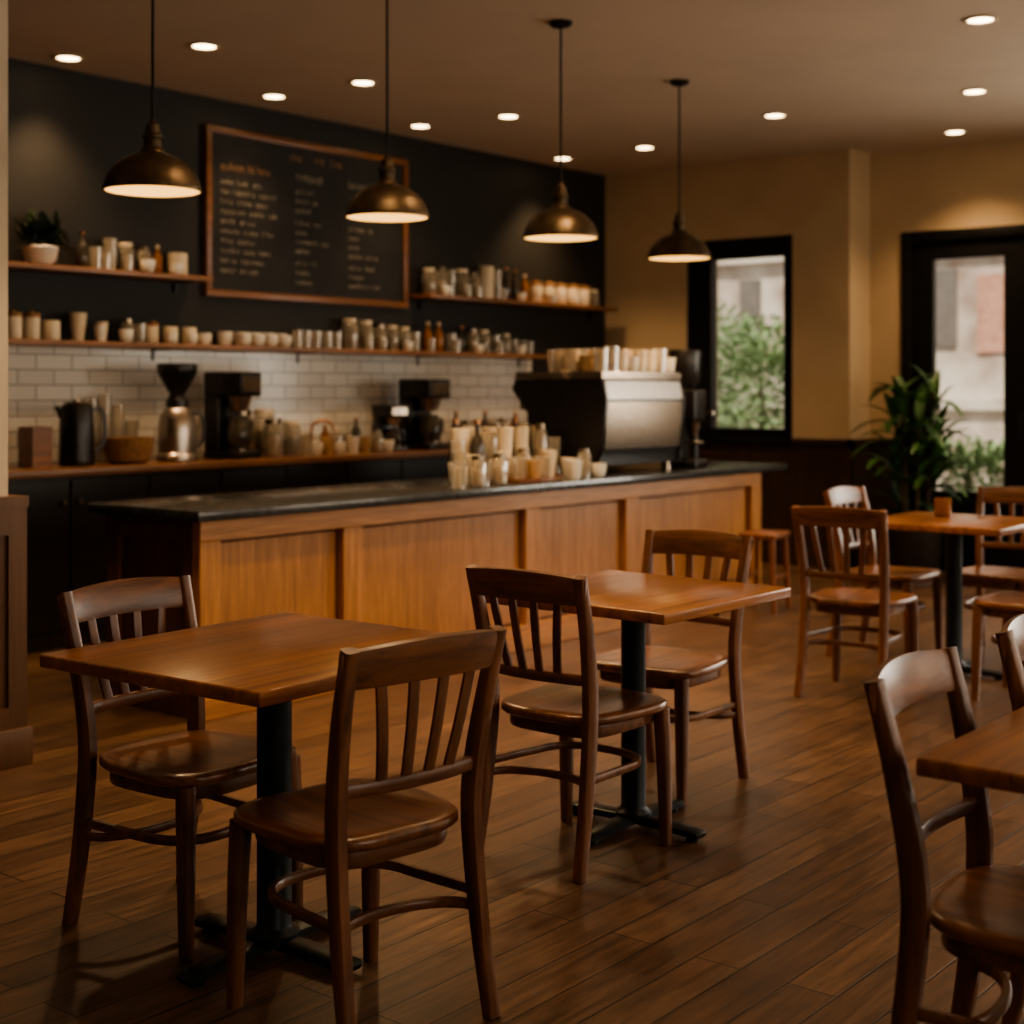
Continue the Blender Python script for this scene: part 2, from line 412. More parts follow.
def build_chair():
    c = root("dining_chair", "dark-stained wooden dining chair with slatted back", "chair")
    make("seat", seat_mesh(), M['chair_y'], c)
    ap = [(.172*math.copysign(abs(math.cos(a))**.5, math.cos(a)), .174*math.copysign(abs(math.sin(a))**.5, math.sin(a)), .397)
          for a in [2*math.pi*i/40+.04 for i in range(40)]]
    make("apron", sweep("apron", ap, (0, 0, 1), .042, .018, closed=True), M['chair_x'], c)
    for sx in (-1, 1):
        path = cr([(sx*.192, -.258, 0), (sx*.188, -.222, .2), (sx*.185, -.198, .42), (sx*.188, -.203, .55), (sx*.196, -.230, .70), (sx*.202, -.268, .856)], 5)
        n = len(path)
        sc = [(1, .75+.35*math.sin(math.pi*min(1, i/(n-1)*1.05))) for i in range(n)]
        make("leg", sweep("rear_leg", path, (1, 0, 0), .034, .043, scales=sc), M['chair_z'], c)
        path = [(sx*.182, .165, .418), (sx*.186, .170, .3), (sx*.189, .174, .15), (sx*.191, .177, 0)]
        make("leg", sweep("front_leg", path, (1, 0, 0), .040, .040, scales=[(1.05, 1.05), (1, 1), (.9, .9), (.75, .75)]), M['chair_z'], c)
    def arc(z, y, hw, bow, n=15): return [(-hw+2*hw*i/(n-1), y-bow*(1-(2*i/(n-1)-1)**2), z) for i in range(n)]
    n = 19
    top = arc(.812, -.254, .216, .034, n)
    sc = [(.84+.16*math.sin(math.pi*i/(n-1))**.7, 1) for i in range(n)]
    top = [(x, y, z+.009*math.sin(math.pi*i/(n-1))) for i, (x, y, z) in enumerate(top)]
    make("top_rail", sweep("top_rail", top, (0, -.25, 1), .092, .022, scales=sc), M['chair_x'], c)
    make("lower_rail", sweep("lower_rail", arc(.555, -.205, .185, .028), (0, 0, 1), .030, .02), M['chair_x'], c)
    for k in range(4):
        f = (k-1.5)/1.5
        x0, x1 = f*.09, f*.122
        y0 = -.205-.028*(1-(x0/.185)**2); y1 = -.243-.034*(1-(x1/.216)**2)
        path = [(x0+(x1-x0)*t, y0+(y1-y0)*t-.004*math.sin(math.pi*t), .558+.226*t) for t in (0, .25, .5, .75, 1)]
        make("slat", sweep("slat", path, (1, 0, 0), .026, .011), M['chair_z'], c)
    hp = [(-.186, -.212, .27)]
    for i in range(17):
        a = math.pi*(1-i/16)
        hp.append((.172*math.copysign(abs(math.cos(a))**.7, math.cos(a)), -.01+.155*math.sin(a)**.8 if math.sin(a) > 0 else -.01, .265))
    hp.append((.186, -.212, .27))
    make("stretcher", sweep("stretcher", cr(hp, 2), (0, 0, 1), .022, .018), M['chair_x'], c)
    bk_ = [(.186*math.cos(math.pi*i/14), -.212+.11*math.sin(math.pi*i/14), .235) for i in range(15)]
    make("stretcher", sweep("stretcher_back", bk_, (0, 0, 1), .022, .018), M['chair_x'], c)
    return c

chair = build_chair()
chair.location = (2.405, 3.005, 0); chair.rotation_euler = (0, 0, R(184))
chair["label"] = "dark-stained wooden slat-back chair tucked under a square table"
G = "cafe dining chairs"; chair["group"] = G
L2 = "dark-stained wooden slat-back chair pulled up to a square table"
for loc, a, lb, sk in [
    ((2.298, 2.325, 0), -8, "dark-stained wooden slat-back chair pulled out from the table", ()),
    ((3.54, 2.60, 0), -91, L2, ()), ((4.27, 2.79, 0), 92, L2, ()),
    ((6.15, 2.93, 0), -86, "slat-back wooden chair beside a table near the door", ()),
    ((7.08, 3.20, 0), 180, "slat-back wooden chair on the window side of a table", ()),
    ((7.40, 2.75, 0), 90, "slat-back wooden chair facing the small table", ()),
    ((6.50, 2.28, 0), 0, "slat-back wooden chair with its seat under the table", ()),
    ((2.662, .885, 0), 184, "wooden chair with open back rails at a light-topped table", ("slat",)),
    ((3.32, .885, 0), 181, "wooden chair with open back beside another at the table", ("slat",))]:
    clone(chair, loc, R(a), lb, G, None, sk)

# low wooden stool by the counter end
st = root("wooden_stool", "low reddish-brown wooden stool beside the bar counter", "stool", (8.08, 4.50, 0), R(10))
make("seat", boxes("stool_seat", [(-.15, .15, -.12, .12, .455, .49)], .008, 3), M['stool'], st)
for sx in (-1, 1):
    for sy in (-1, 1):
        make("leg", sweep("stool_leg", [(sx*.12, sy*.09, .456), (sx*.145, sy*.11, 0)], (1, 0, 0), .034, .034, scales=[(1, 1), (.8, .8)]), M['stool'], st)
for sy in (-1, 1):
    make("stretcher", boxes("stool_stretcher", [(-.125, .125, sy*.1-.008, sy*.1+.008, .2, .23)], .003, 1), M['stool'], st)

# ------------------------------------------------------------------ tables
def build_table(sx=.77, sy=.77, two=False):
    t = root("cafe_table", "square brown wooden cafe table on black pedestal", "table")
    make("tabletop", boxes("tabletop", [(-sx/2, sx/2, -sy/2, sy/2, .717, .75)], .006, 3), M['table'], t)
    oy = -.07 if two else 0
    for ox in ((-sx/2+.3, sx/2-.3) if two else (0,)):
        make("column", lathe("column", [(0, .03), (.062, .03), (.062, .05), (.046, .062), (.042, .07), (.042, .66), (.05, .685), (.05, .7), (0, .7)]), M['column'], t, (ox, oy, 0))
        make("mounting_plate", boxes("mounting_plate", [(-.17, .17, -.03, .03, .698, .717), (-.03, .03, -.17, .17, .699, .7165)]), M['column'], t, (ox, oy, 0))
        for k in ((1, 3) if two else range(4)):
            path = [(.0, 0, .030), (.12, 0, .028), (.22, 0, .025), (.262, 0, .022), (.27, 0, .018)]
            make("foot", sweep("foot", path, (0, 1, 0), .06, .028, scales=[(1, 1), (1, 1), (1, .95), (1, .85), (.9, .6)]), M['column'], t, (ox, oy, 0), (0, 0, k*math.pi/2))
            make("glide", lathe("glide", [(0, 0), (.02, 0), (.02, .014), (0, .014)], 14), M['black'], t, (ox+.235*math.cos(k*math.pi/2), oy+.235*math.sin(k*math.pi/2), 0))
    return t
tb = build_table(); tb.location = (2.405, 2.70, 0); tb.rotation_euler = (0, 0, R(2.5)); tb["group"] = "square cafe tables"; tb.scale = (1.06, .98, 1)
clone(tb, (3.805, 2.587, 0), R(-1), "square wooden cafe table with two slat-back chairs", "square cafe tables", (.935, .935, 1))
clone(tb, (6.83, 2.766, 0), 0, "square wooden cafe table with a candle on it", "square cafe tables", (.93, .93, 1))
t4 = build_table(1.2, .77, True); t4.location = (2.97, .644, 0)
t4["label"] = "long light-brown wooden cafe table with thick top"

cn = root("candle_holder", "small brown glass candle holder on cafe table", "candle", (6.97, 2.88, .75))
make("glass_cup", lathe("candle_cup", [(0, 0), (.035, 0), (.042, .01), (.044, .09), (.04, .09), (.037, .02), (0, .02)]), M['amber'], cn)
make("wax", lathe("wax", [(0, .021), (.036, .021), (.036, .06), (0, .06)]), M['kraft'], cn)

# ------------------------------------------------------------------ bar counter
bc = root("bar_counter", "long honey-oak panelled bar counter", "counter", (0, 0, 0))
X0, X1, YF, YB = 3.87, 8.58, 4.81, 5.45
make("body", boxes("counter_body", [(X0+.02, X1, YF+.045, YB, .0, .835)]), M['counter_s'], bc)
stiles = [(X0, 3.98), (4.70, 4.82), (6.05, 6.17), (6.99, 7.12), (8.45, X1)]
for a, b in stiles:
    make("stile", boxes("counter_stile", [(a, b, YF-.008, YF+.045, .13, .745)], .003, 1), M['counter_v'], bc)
make("rail", boxes("counter_top_rail", [(X0, X1, YF-.008, YF+.045, .745, .835)], .003, 1), M['counter_h'], bc)
make("rail", boxes("counter_bottom_rail", [(X0, X1, YF-.008, YF+.045, .0, .13)], .003, 1), M['counter_h'], bc)
for (a, b), (c_, d_) in zip(stiles, stiles[1:]):
    make("panel", boxes("counter_panel", [(b+.014, c_-.014, YF+.030, YF+.046, .144, .731)], .003, 1), M['counter'], bc)
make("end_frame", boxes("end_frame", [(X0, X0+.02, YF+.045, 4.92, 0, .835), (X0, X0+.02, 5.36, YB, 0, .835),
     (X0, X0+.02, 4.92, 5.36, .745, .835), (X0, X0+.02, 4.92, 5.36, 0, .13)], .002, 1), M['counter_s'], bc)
make("kickboard", boxes("kickboard", [(X0-.012, X1, YF-.024, YF-.008, 0, .09)], .003, 1), M['counter_h'], bc)
tp = make("bar_countertop", boxes("bar_countertop", [(3.82, 8.85, 4.75, 5.52, .835, .88)], .006, 2), M['slab'])
tag(tp, "dark stone slab worktop on the oak bar", "countertop")

def build_cab(w):
    c = root("base_cabinet", "black base cabinet under wooden worktop", "cabinet")
    make("body", boxes("cab_body", [(0, w-.004, .02, .56, 0, .92)]), M['blackp'], c)
    for i in range(2):
        a = i*w/2
        d = make("door", boxes("cab_door", [(a+.006, a+w/2-.006, 0, .02, .1, .9)], .003, 1), M['blackp'], c)
        kx = a+(w/2-.05 if i == 0 else .05)
        make("knob", lathe("knob", [(0, 0), (.006, 0), (.006, .015), (.014, .02), (.014, .028), (0, .03)], 12), M['bronze'], d, (kx, 0, .78), (R(90), 0, 0))
    return c
cab = build_cab(1.03); cab.location = (3.0, 6.72, 0); cab["group"] = "back bar cabinets"
for i in range(1, 6): clone(cab, (3.0+1.03*i, 6.72, 0), 0, None, "back bar cabinets")
tag(make("back_worktop", boxes("back_worktop", [(3.0, 9.2, 6.68, 7.284, .92, .96)], .004), M['worktop']),
    "brown wooden worktop along the tiled wall", "countertop")

def shelf(x0, x1, z, lb):
    s = root("wall_shelf", lb, "shelf", (0, 0, 0), 0, "wall shelves")
    make("board", boxes("shelf_board", [(x0, x1, 7.07, 7.3, z-.03, z)], .003), M['shelf'], s)
    n = max(2, int((x1-x0)/1.2)+1)
    for i in range(n):
        x = x0+.12+(x1-x0-.24)*i/(n-1)
        make("bracket", boxes("bracket", [(x-.008, x+.008, 7.10, 7.3, z-.037, z-.03), (x-.008, x+.008, 7.28, 7.3, z-.1, z-.037)]), M['black'], s)
shelf(3.0, 9.2, 1.66, "long brown wooden shelf above white tiles")
shelf(3.0, 5.80, 2.08, "brown wooden shelf beside the chalkboard with jars")
shelf(7.80, 10.18, 2.08, "brown wooden shelf with jars near the corner")

# ------------------------------------------------------------------ chalkboard
cb = root("menu_chalkboard", "wood-framed chalkboard menu hung on dark wall", "chalkboard", (0, 0, 0))
bx0, bx1, bz0, bz1 = 5.90, 7.76, 1.975, 3.06
make("frame", boxes("board_frame", [(bx0, bx1, 7.255, 7.3, bz1-.045, bz1), (bx0, bx1, 7.255, 7.3, bz0, bz0+.045),
     (bx0, bx0+.045, 7.255, 7.3, bz0+.045, bz1-.045), (bx1-.045, bx1, 7.255, 7.3, bz0+.045, bz1-.045)], .004), M['frame'], cb)
make("slate", boxes("slate", [(bx0+.045, bx1-.045, 7.275, 7.3, bz0+.045, bz1-.045)]), M['board'], cb)
GL = [[(0, 0, 0, 1), (0, .5, .6, .5), (.6, 0, .6, .5)], [(0, 0, 0, .6), (0, .6, .6, .6), (.6, .6, .6, 0)], [(0, .3, .6, .3), (.6, .3, .5, .6), (.5, .6, .1, .6), (.1, .6, 0, .3), (0, .3, .2, 0), (.2, 0, .6, .05)],
      [(0, 0, 0, 1)], [(.3, 0, .3, .9), (0, .6, .6, .6)], [(0, 0, .6, 0), (.6, 0, .6, .6), (.6, .6, 0, .6), (0, .6, 0, 0)], [(0, .6, .3, 0), (.3, 0, .6, .6)], [(.5, .6, 0, .5), (0, .5, .5, .15), (.5, .15, 0, 0)]]
def chalk(segs, name, mt):
    bm = bmesh.new()
    for x0, z0, x1, z1, w in segs:
        d = Vector((x1-x0, z1-z0))
        if d.length < 1e-5: continue
        d.normalize(); nx, nz = -d.y*w/2, d.x*w/2
        vs = [bm.verts.new((x, 7.2735, z)) for x, z in ((x0+nx, z0+nz), (x1+nx, z1+nz), (x1-nx, z1-nz), (x0-nx, z0-nz))]
        bm.faces.new(vs)
    me = bpy.data.meshes.new(name); bm.to_mesh(me); bm.free()
    make(name, me, mt, cb)
def word(segs, x, z, h, xmax, w):
    for _ in range(random.randint(3, 8)):
        if x+h*.5 > xmax: return x
        for a, b, c, d in random.choice(GL):
            segs.append((x+a*h*.8, z+b*h, x+c*h*.8, z+d*h, w))
        x += h*.72
    return x
sw, so = [], []
for ci, (cx0, cx1) in enumerate(((6.03, 6.53), (6.67, 7.05), (7.17, 7.60))):
    z = 2.78
    x_ = word(so if ci == 0 else sw, cx0, z+.01, .055, cx1-.1, .009)
    word(so if ci == 0 else sw, x_+.03, z+.01, .055, cx1-.05, .009)
    z -= .08
    for r in range(10):
        if ci and r in (3, 7) : z -= .02
        if z < 2.06: break
        x = cx0
        lim = cx1-(.0 if ci == 0 else .05)-random.random()*.2
        while x < lim-.06:
            x = word(sw, x, z, .036, lim, .0058)+.03
        z -= .063
word(so, 6.62, 2.92, .05, 6.78, .008); word(so, 6.84, 2.925, .045, 6.95, .008); word(so, 7.0, 2.92, .05, 7.12, .008)
chalk(sw, "chalk_writing", M['chalk']); chalk(so, "chalk_heading", M['chalko'])

# ------------------------------------------------------------------ lights
WARM = (1.0, .655, .35)
K = .72
def spot(parent, loc, e, size=R(95), blend=.7, rad=.05, col=WARM):
    l = bpy.data.lights.new("lamp_light", 'SPOT'); l.energy = e*K; l.spot_size = size; l.spot_blend = blend
    l.shadow_soft_size = rad; l.color = col
    o = bpy.data.objects.new("lamp_light", l); o.location = loc; o.parent = parent; COL.objects.link(o); return o

ring = lathe("downlight_ring", [(.062, 0), (.085, -.001), (.088, -.006), (.066, -.009), (.062, -.004), (.062, 0)], 28)
ring.materials.append(M['trimw'])
lens = lathe("downlight_lens", [(0, -.004), (.062, -.004), (.062, -.001), (0, -.001)], 28); lens.materials.append(M['lens'])
E = 85
for (x, y, e, sz) in [(5.04, 6.22, 95, 105), (6.24, 6.21, 90, 105), (7.63, 6.21, 105, 105), (9.27, 6.2, E, 100),
                  (4.74, 7.03, 130, 95), (6.18, 6.94, 45, 100), (7.52, 6.92, 45, 100), (9.29, 7.0, 140, 95),
                  (8.74, 4.79, E, 100), (8.82, 3.44, E, 100), (10.12, 4.09, 125, 115), (7.13, 2.75, 115, 100),
                  (5.4, 2.6, 85, 110), (3.2, 3.1, 80, 100), (4.4, .9, 60, 110), (2.4, 1.6, 38, 105), (5.4, 3.75, 120, 120), (.6, 3.2, 10, 110), (4.1, 3.75, 125, 120)]:  # this row: unseen downlights added to fill the seating area
    r = root("ceiling_downlight", "round recessed warm ceiling downlight, lit", "ceiling light", (x, y, H), 0, "recessed ceiling downlights")
    make("trim_ring", ring, None, r); make("lens", lens, None, r)
    spot(r, (0, 0, -.03), e, R(sz), .8, .08)

def pendant(x, y, z):
    p = root("pendant_lamp", "aged-bronze dome pendant lamp hanging over the bar", "pendant lamp", (x, y, z), 0, "dome pendant lamps")
    dome_o = [(.188, 0), (.192, .004), (.19, .016), (.181, .045), (.163, .08), (.135, .11), (.1, .133), (.066, .147), (.045, .155)]
    make("lamp_shade", lathe("lamp_shade", [(.183, .002)]+dome_o+[(.04, .156), (.04, .15), (.064, .141), (.097, .127), (.131, .104), (.158, .076), (.176, .043), (.184, .016), (.183, .002)], 48, 60), M['bronze'], p)
    make("reflector", lathe("reflector", [(.182, .003), (.1825, .016), (.174, .043), (.156, .076), (.129, .102), (.095, .124), (.06, .138), (0, .142)], 48, 70), M['reflector'], p)
    make("socket", lathe("socket", [(0, .15), (.047, .152), (.045, .165), (.034, .175), (.034, .205), (.04, .21), (.04, .222), (.03, .23), (.027, .262), (.012, .275), (.01, .285), (0, .285)], 24), M['bronze'], p)
    make("rod", lathe("rod", [(0, .27), (.006, .27), (.006, H-z-.02), (0, H-z-.02)], 10), M['black'], p)
    make("canopy", lathe("canopy", [(0, H-z), (.06, H-z), (.06, H-z-.012), (.045, H-z-.025), (.012, H-z-.034), (0, H-z-.034)], 28), M['black'], p)
    make("bulb", lathe("bulb", [(0, .045), (.018, .048), (.03, .062), (.034, .08), (.028, .1), (.016, .12), (.014, .14), (0, .14)], 16, 80), M['bulb'], p)
    l = bpy.data.lights.new("lamp_light", 'POINT'); l.energy = 1.2; l.color = (1, .64, .28); l.shadow_soft_size = .03
    o = bpy.data.objects.new("lamp_light", l); o.location = (0, 0, .01); o.parent = p; COL.objects.link(o)
    spot(p, (0, 0, 0.0), 70, R(130), .6, .05)
for x, y, z in [(3.545, 4.69, 2.16), (4.756, 4.58, 2.16), (5.85, 4.42, 2.145), (7.417, 4.71, 2.17)]: pendant(x, y, z)

def area(loc, rot, sx, sy, e, col):  # added area lights outside the unseen windows, filling the room
    l = bpy.data.lights.new("window_daylight", 'AREA'); l.shape = 'RECTANGLE'; l.size = sx; l.size_y = sy; l.energy = e; l.color = col
    o = bpy.data.objects.new("window_daylight", l); o.location = loc; o.rotation_euler = rot; COL.objects.link(o)
FILL_COL = (1, .79, .58)
for (a, b), e in zip(fill_win, (34, 52, 60)): area(((a+b)/2, -2.3, 1.6), (R(90), 0, 0), 2.4, 1.9, e, FILL_COL)
area((10.95, 1.1, 1.6), (R(90), 0, R(90)), 3.2, 1.9, 165, (1, .9, .78))  # added side fill, gives the floor its sheen

# ------------------------------------------------------------------ small items prototypes
FAR = (0, 0, 0)
protos = {}
def thing(kind, x, y, z, label, group=None, s=1.0, rz=None):
    src = protos[kind]
    if not src.get("_used"):
        src["_used"] = 1; o = src; o.location = (x, y, z); o.scale = (s if isinstance(s, tuple) else (s,)*3)
        o["label"] = label
        if group: o["group"] = group
        if rz is not None: o.rotation_euler = (0, 0, rz)
        return o
    return clone(src, (x, y, z), rz if rz is not None else random.random()*6, label, group, s)
def proto(kind, name, cat, parts):
    r = root(name, "x", cat, FAR)
    for pn, me, mt in parts: make(pn, me, mt, r)
    protos[kind] = r
def proto1(kind, name, cat, me, mt):
    o = make(name, me, mt); tag(o, "x", cat); protos[kind] = o

cupprof = [(0, 0), (.027, 0), (.029, .004), (.04, .1), (.042, .1), (.0415, .104), (.038, .104), (.027, .008), (0, .008)]
proto1("cup", "paper_cup", "cup", lathe("paper_cup", cupprof, 18), M['white'])
proto1("kcup", "paper_cup", "cup", lathe("kraft_cup", cupprof, 18), M['kraft'])
proto1("cupw", "white_cup", "cup", lathe("white_cup", [(0, 0), (.025, 0), (.036, .012), (.042, .04), (.043, .075), (.039, .075), (.037, .04), (.03, .014), (0, .01)], 18), M['white'])
proto1("tumbler", "glass_tumbler", "glass", lathe("tumbler", [(0, 0), (.032, 0), (.038, .12), (.036, .12), (.03, .008), (0, .008)], 18), M['glass'])
proto("canister", "canister", "canister", [
    ("body", lathe("canister_body", [(0, 0), (.045, 0), (.048, .004), (.048, .13), (.045, .135), (0, .135)], 22), M['cream']),
    ("lid", lathe("canister_lid", [(.046, .136), (.05, .136), (.05, .155), (.046, .16), (.012, .162), (.012, .175), (0, .177)], 22), M['wicker'])])
def gj(kind, cont, lidm):
    proto(kind, "glass_jar", "jar", [
    ("body", lathe("gjar_body", [(0, 0), (.04, 0), (.044, .006), (.044, .12), (.034, .14), (.032, .14), (.041, .118), (.041, .008), (0, .008)], 20), M['glass']),
    ("contents", lathe("gjar_fill", [(0, .009), (.039, .009), (.039, .085), (0, .09)], 18), cont),
    ("lid", lathe("gjar_lid", [(0, .1405), (.035, .1405), (.035, .16), (0, .162)], 20), lidm)])
gj("gjar", M['grain'], M['steeld']); gj("bjar", M['beans'], M['cream'])
proto("bottle", "bottle", "bottle", [
    ("body", lathe("bottle_body", [(0, 0), (.032, 0), (.036, .006), (.036, .13), (.03, .155), (.014, .18), (.012, .22), (0, .22)], 18), M['darkjar']),
    ("cap", lathe("bottle_cap", [(0, .2205), (.015, .2205), (.015, .24), (0, .241)], 14), M['copper'])])
proto("abottle", "syrup_bottle", "bottle", [
    ("body", lathe("abottle_body", [(0, 0), (.032, 0), (.036, .006), (.036, .12), (.03, .145), (.014, .17), (.012, .2), (0, .2)], 18), M['amber']),
    ("cap", lathe("abottle_cap", [(0, .2005), (.016, .2005), (.014, .225), (0, .226)], 14), M['cream'])])
proto1("candle", "pillar_jar", "jar", lathe("pillar_jar", [(0, 0), (.055, 0), (.058, .005), (.058, .13), (.054, .135), (.05, .135), (.05, .11), (0, .108)], 24), M['cream'])
proto1("stack", "stacked_paper_cups", "cups", lathe("cup_stack", [(0, 0), (.028, 0), (.04, .09), (.041, .1), (.039, .1), (.042, .112), (.040, .112), (.043, .124), (.041, .124), (.044, .136), (.042, .136), (.045, .148), (.043, .15), (.04, .148), (.03, .06), (0, .06)], 18, 30), M['cream'])
LBL = dict(cup="white paper cup", kcup="brown kraft paper cup", cupw="small white cup", tumbler="clear empty glass tumbler", canister="cream canister with brown lid",
    gjar="glass jar of pale grains", bjar="glass jar of coffee beans",
    bottle="dark bottle with copper cap", abottle="amber syrup bottle with pale cap", candle="cream cylindrical jar", stack="stack of cream paper cups")
def row(items, y, z, where, group):
    for kd, x, s in items: thing(kd, x, y+random.uniform(-.006, .006), z, LBL[kd]+" "+where, group, s)

Y, YFR = 7.215, 7.108
UL = "jars and bottles on the upper shelf"
row([("bottle", 4.955, .9), ("tumbler", 5.04, 1.1), ("tumbler", 5.15, (1.2, 1.2, 1.6)), ("bjar", 5.26, 1.1), ("gjar", 5.385, 1.0), ("abottle", 5.49, .8), ("candle", 5.64, 1.05)], Y, 2.08, "on wooden shelf", UL)
row([("tumbler", 5.04, .8), ("tumbler", 5.20, .75), ("cupw", 5.335, 1), ("cupw", 5.545, .9)], YFR, 2.08, "on wooden shelf", UL)
sp_ = root("potted_plant", "dark leafy plant in a white bowl on the shelf", "plant", (4.66, 7.18, 2.08))
make("pot", lathe("bowl_pot", [(0, 0), (.05, 0), (.085, .03), (.1, .10), (.095, .105), (.09, .10), (.078, .06), (0, .06)], 26), M['white'], sp_)

def leaf_into(bm, base, dirv, length, width, droop, seg=6, up=Vector((0, 0, 1))):
    d = Vector(dirv).normalized(); p = Vector(base); prev = None
    sidev = d.cross(up)
    if sidev.length < .05: sidev = Vector((1, 0, 0))
    sidev.normalize()
    for i in range(seg+1):
        t = i/seg
        wd = width*math.sin(math.pi*min(1, .12+t*.88))**.8*.5 if i < seg else .0005
        nrm = sidev.cross(d).normalized()
        l = bm.verts.new(p-sidev*wd+nrm*wd*.35); m_ = bm.verts.new(p); r = bm.verts.new(p+sidev*wd+nrm*wd*.35)
        if prev:
            bm.faces.new((prev[0], prev[1], m_, l)); bm.faces.new((prev[1], prev[2], r, m_))
        prev = (l, m_, r)
        d = (d+Vector((0, 0, -droop/seg))).normalized()
        p = p+d*(length/seg)
bm = bmesh.new()
for i in range(140):
    a = random.random()*6.28; el = random.uniform(.1, 1.4)
    q = random.uniform(0, .13)
    leaf_into(bm, (random.uniform(-.10, .10), random.uniform(-.03, .02), .09+q), (math.cos(a)*math.cos(el)*1.4, math.sin(a)*math.cos(el)*.3, math.sin(el)), random.uniform(.08, .15), .03, .8, 4)
me = bpy.data.meshes.new("foliage"); bm.to_mesh(me); bm.free(); me.shade_smooth()
make("foliage", me, M['leafd'], sp_)

LL = "cups and jars on the long shelf"; z = 1.66
W = "on long wooden shelf"
row([("canister", 4.51, .95), ("canister", 4.63, .95), ("candle", 4.755, .85), ("stack", 4.93, 1.1), ("stack", 5.09, .8), ("gjar", 5.27, .9), ("tumbler", 5.36, 1),
     ("canister", 5.45, .8), ("candle", 5.585, .8), ("candle", 5.73, .8), ("cupw", 5.85, 1.0)], Y, z, W, LL)
row([("cup", 5.005, .9), ("cupw", 5.18, 1), ("cupw", 5.51, .85), ("cupw", 5.66, .85)], YFR, z, W, LL)
row([("cupw", x, 1.2) for x in (6.015, 6.14, 6.25, 6.36, 6.475)], Y, z, W, LL)
row([("cupw", x, 1.0) for x in (6.08, 6.2, 6.31, 6.42)], YFR, z, W, LL)
row([("tumbler", x, 1.0) for x in (6.62, 6.71, 6.8, 6.9, 6.99)], Y, z, W, LL)
row([("bjar", 7.115, 1.35), ("bjar", 7.275, 1.3), ("gjar", 7.41, 1.15), ("bjar", 7.54, 1.15), ("bjar", 7.66, 1.1), ("tumbler", 7.78, 1.2), ("abottle", 7.92, 1), ("abottle", 8.04, 1.0), ("tumbler", 8.18, 1.2), ("bottle", 8.30, .85),
     ("gjar", 8.43, 1.15), ("bjar", 8.56, 1.15), ("tumbler", 8.70, 1.25), ("bjar", 8.83, 1.0), ("tumbler", 8.94, 1), ("tumbler", 9.04, .95), ("tumbler", 9.13, .9)], Y, z, W, LL)
row([("tumbler", 7.2, .75), ("tumbler", 7.35, .7), ("cupw", 7.6, .85), ("tumbler", 7.84, .8), ("tumbler", 8.12, .8), ("cupw", 8.38, .85), ("tumbler", 8.64, .75), ("cupw", 8.9, .85)], YFR, z, W, LL)
UR = "jars and bottles on the corner shelf"; z = 2.08; W = "on corner shelf"
row([("bjar", 7.93, 1.25), ("gjar", 8.06, 1.35), ("tumbler", 8.18, (1.1, 1.1, 1.7)), ("bjar", 8.30, 1.35), ("gjar", 8.44, 1.25)], Y, z, W, UR)
thing("candle", 8.59, Y, z, "tall cream cylindrical jar on corner shelf", UR, (1, 1, 1.9))
row([("tumbler", 8.72, (1.2, 1.2, 2)), ("bottle", 8.84, 1.1), ("bottle", 8.95, 1.05), ("abottle", 9.07, 1.0)]+[("canister", x, 1.08) for x in (9.22, 9.38, 9.55, 9.72, 9.88)]+[("bjar", 10.02, .95)], Y, z, W, UR)
row([("cupw", 8.0, .85), ("tumbler", 8.25, .75), ("tumbler", 8.38, .75), ("tumbler", 8.68, .7), ("cupw", 8.9, .85), ("cupw", 9.3, .85), ("cupw", 9.63, .85)], YFR, z, W, UR)

# ---- back worktop equipment
zc = .96
k = root("kettle", "dark electric kettle on the wooden worktop", "kettle", (4.74, 6.95, zc), R(-20))
make("body", lathe("kettle_body", [(0, 0), (.092, 0), (.098, .01), (.098, .03), (.094, .2), (.09, .32), (.084, .335), (0, .34)], 28), M['blackp'], k)
make("lid", lathe("kettle_lid", [(0, .341), (.075, .338), (.07, .352), (.018, .356), (.018, .368), (0, .37)], 22), M['steeld'], k)
make("handle", sweep("kettle_handle", cr([(.085, 0, .31), (.135, 0, .31), (.155, 0, .23), (.145, 0, .12), (.09, 0, .08)], 5), (0, 1, 0), .025, .018), M['blackp'], k)
make("spout", sweep("kettle_spout", [(-.08, 0, .27), (-.1, 0, .31), (-.112, 0, .33)], (0, 1, 0), .04, .03, rnd=True, scales=[(1.3, 1.3), (1, 1), (.7, .7)]), M['blackp'], k)
tag(make("wooden_box", boxes("wooden_box", [(-.06, .06, -.07, .07, 0, .012), (-.06, -.05, -.07, .07, .012, .22), (.05, .06, -.07, .07, .012, .22), (-.05, .05, -.07, -.06, .012, .22), (-.05, .05, .06, .07, .012, .22)]), M['frame'], None, (4.51, 7.0, zc)), "open brown wooden box beside the kettle", "box")
bk_ = root("wicker_basket", "round brown wicker bowl on the worktop", "basket", (5.06, 6.92, zc))
make("bowl", lathe("basket", [(0, 0), (.09, 0), (.12, .02), (.14, .09), (.145, .15), (.135, .15), (.125, .09), (.11, .03), (0, .02)], 30), M['wicker'], bk_)
WG = "glassware on the worktop"
for x, s in ((4.91, 2.2), (5.005, 3.1), (5.10, 3.3), (5.195, 2.8), (5.29, 2.0)):
    thing("tumbler", x, 7.2, zc, "tall clear glass vase behind the basket", WG, (1.05, 1.05, s))
gr = root("coffee_grinder", "steel coffee grinder with black funnel hopper", "coffee grinder", (5.43, 6.95, zc), R(-15))
make("body", lathe("grinder_body", [(0, 0), (.115, 0), (.125, .01), (.125, .035), (.11, .05), (.112, .2), (.1, .27), (.07, .31), (0, .315)], 30), M['steel'], gr)
make("collar", lathe("grinder_collar", [(0, .316), (.068, .316), (.066, .36), (.05, .375), (.045, .4), (0, .4)], 26), M['blackp'], gr)
make("hopper", lathe("grinder_hopper", [(0, .401), (.045, .401), (.06, .42), (.115, .52), (.12, .565), (.115, .575), (0, .58)], 30), M['blackp'], gr)
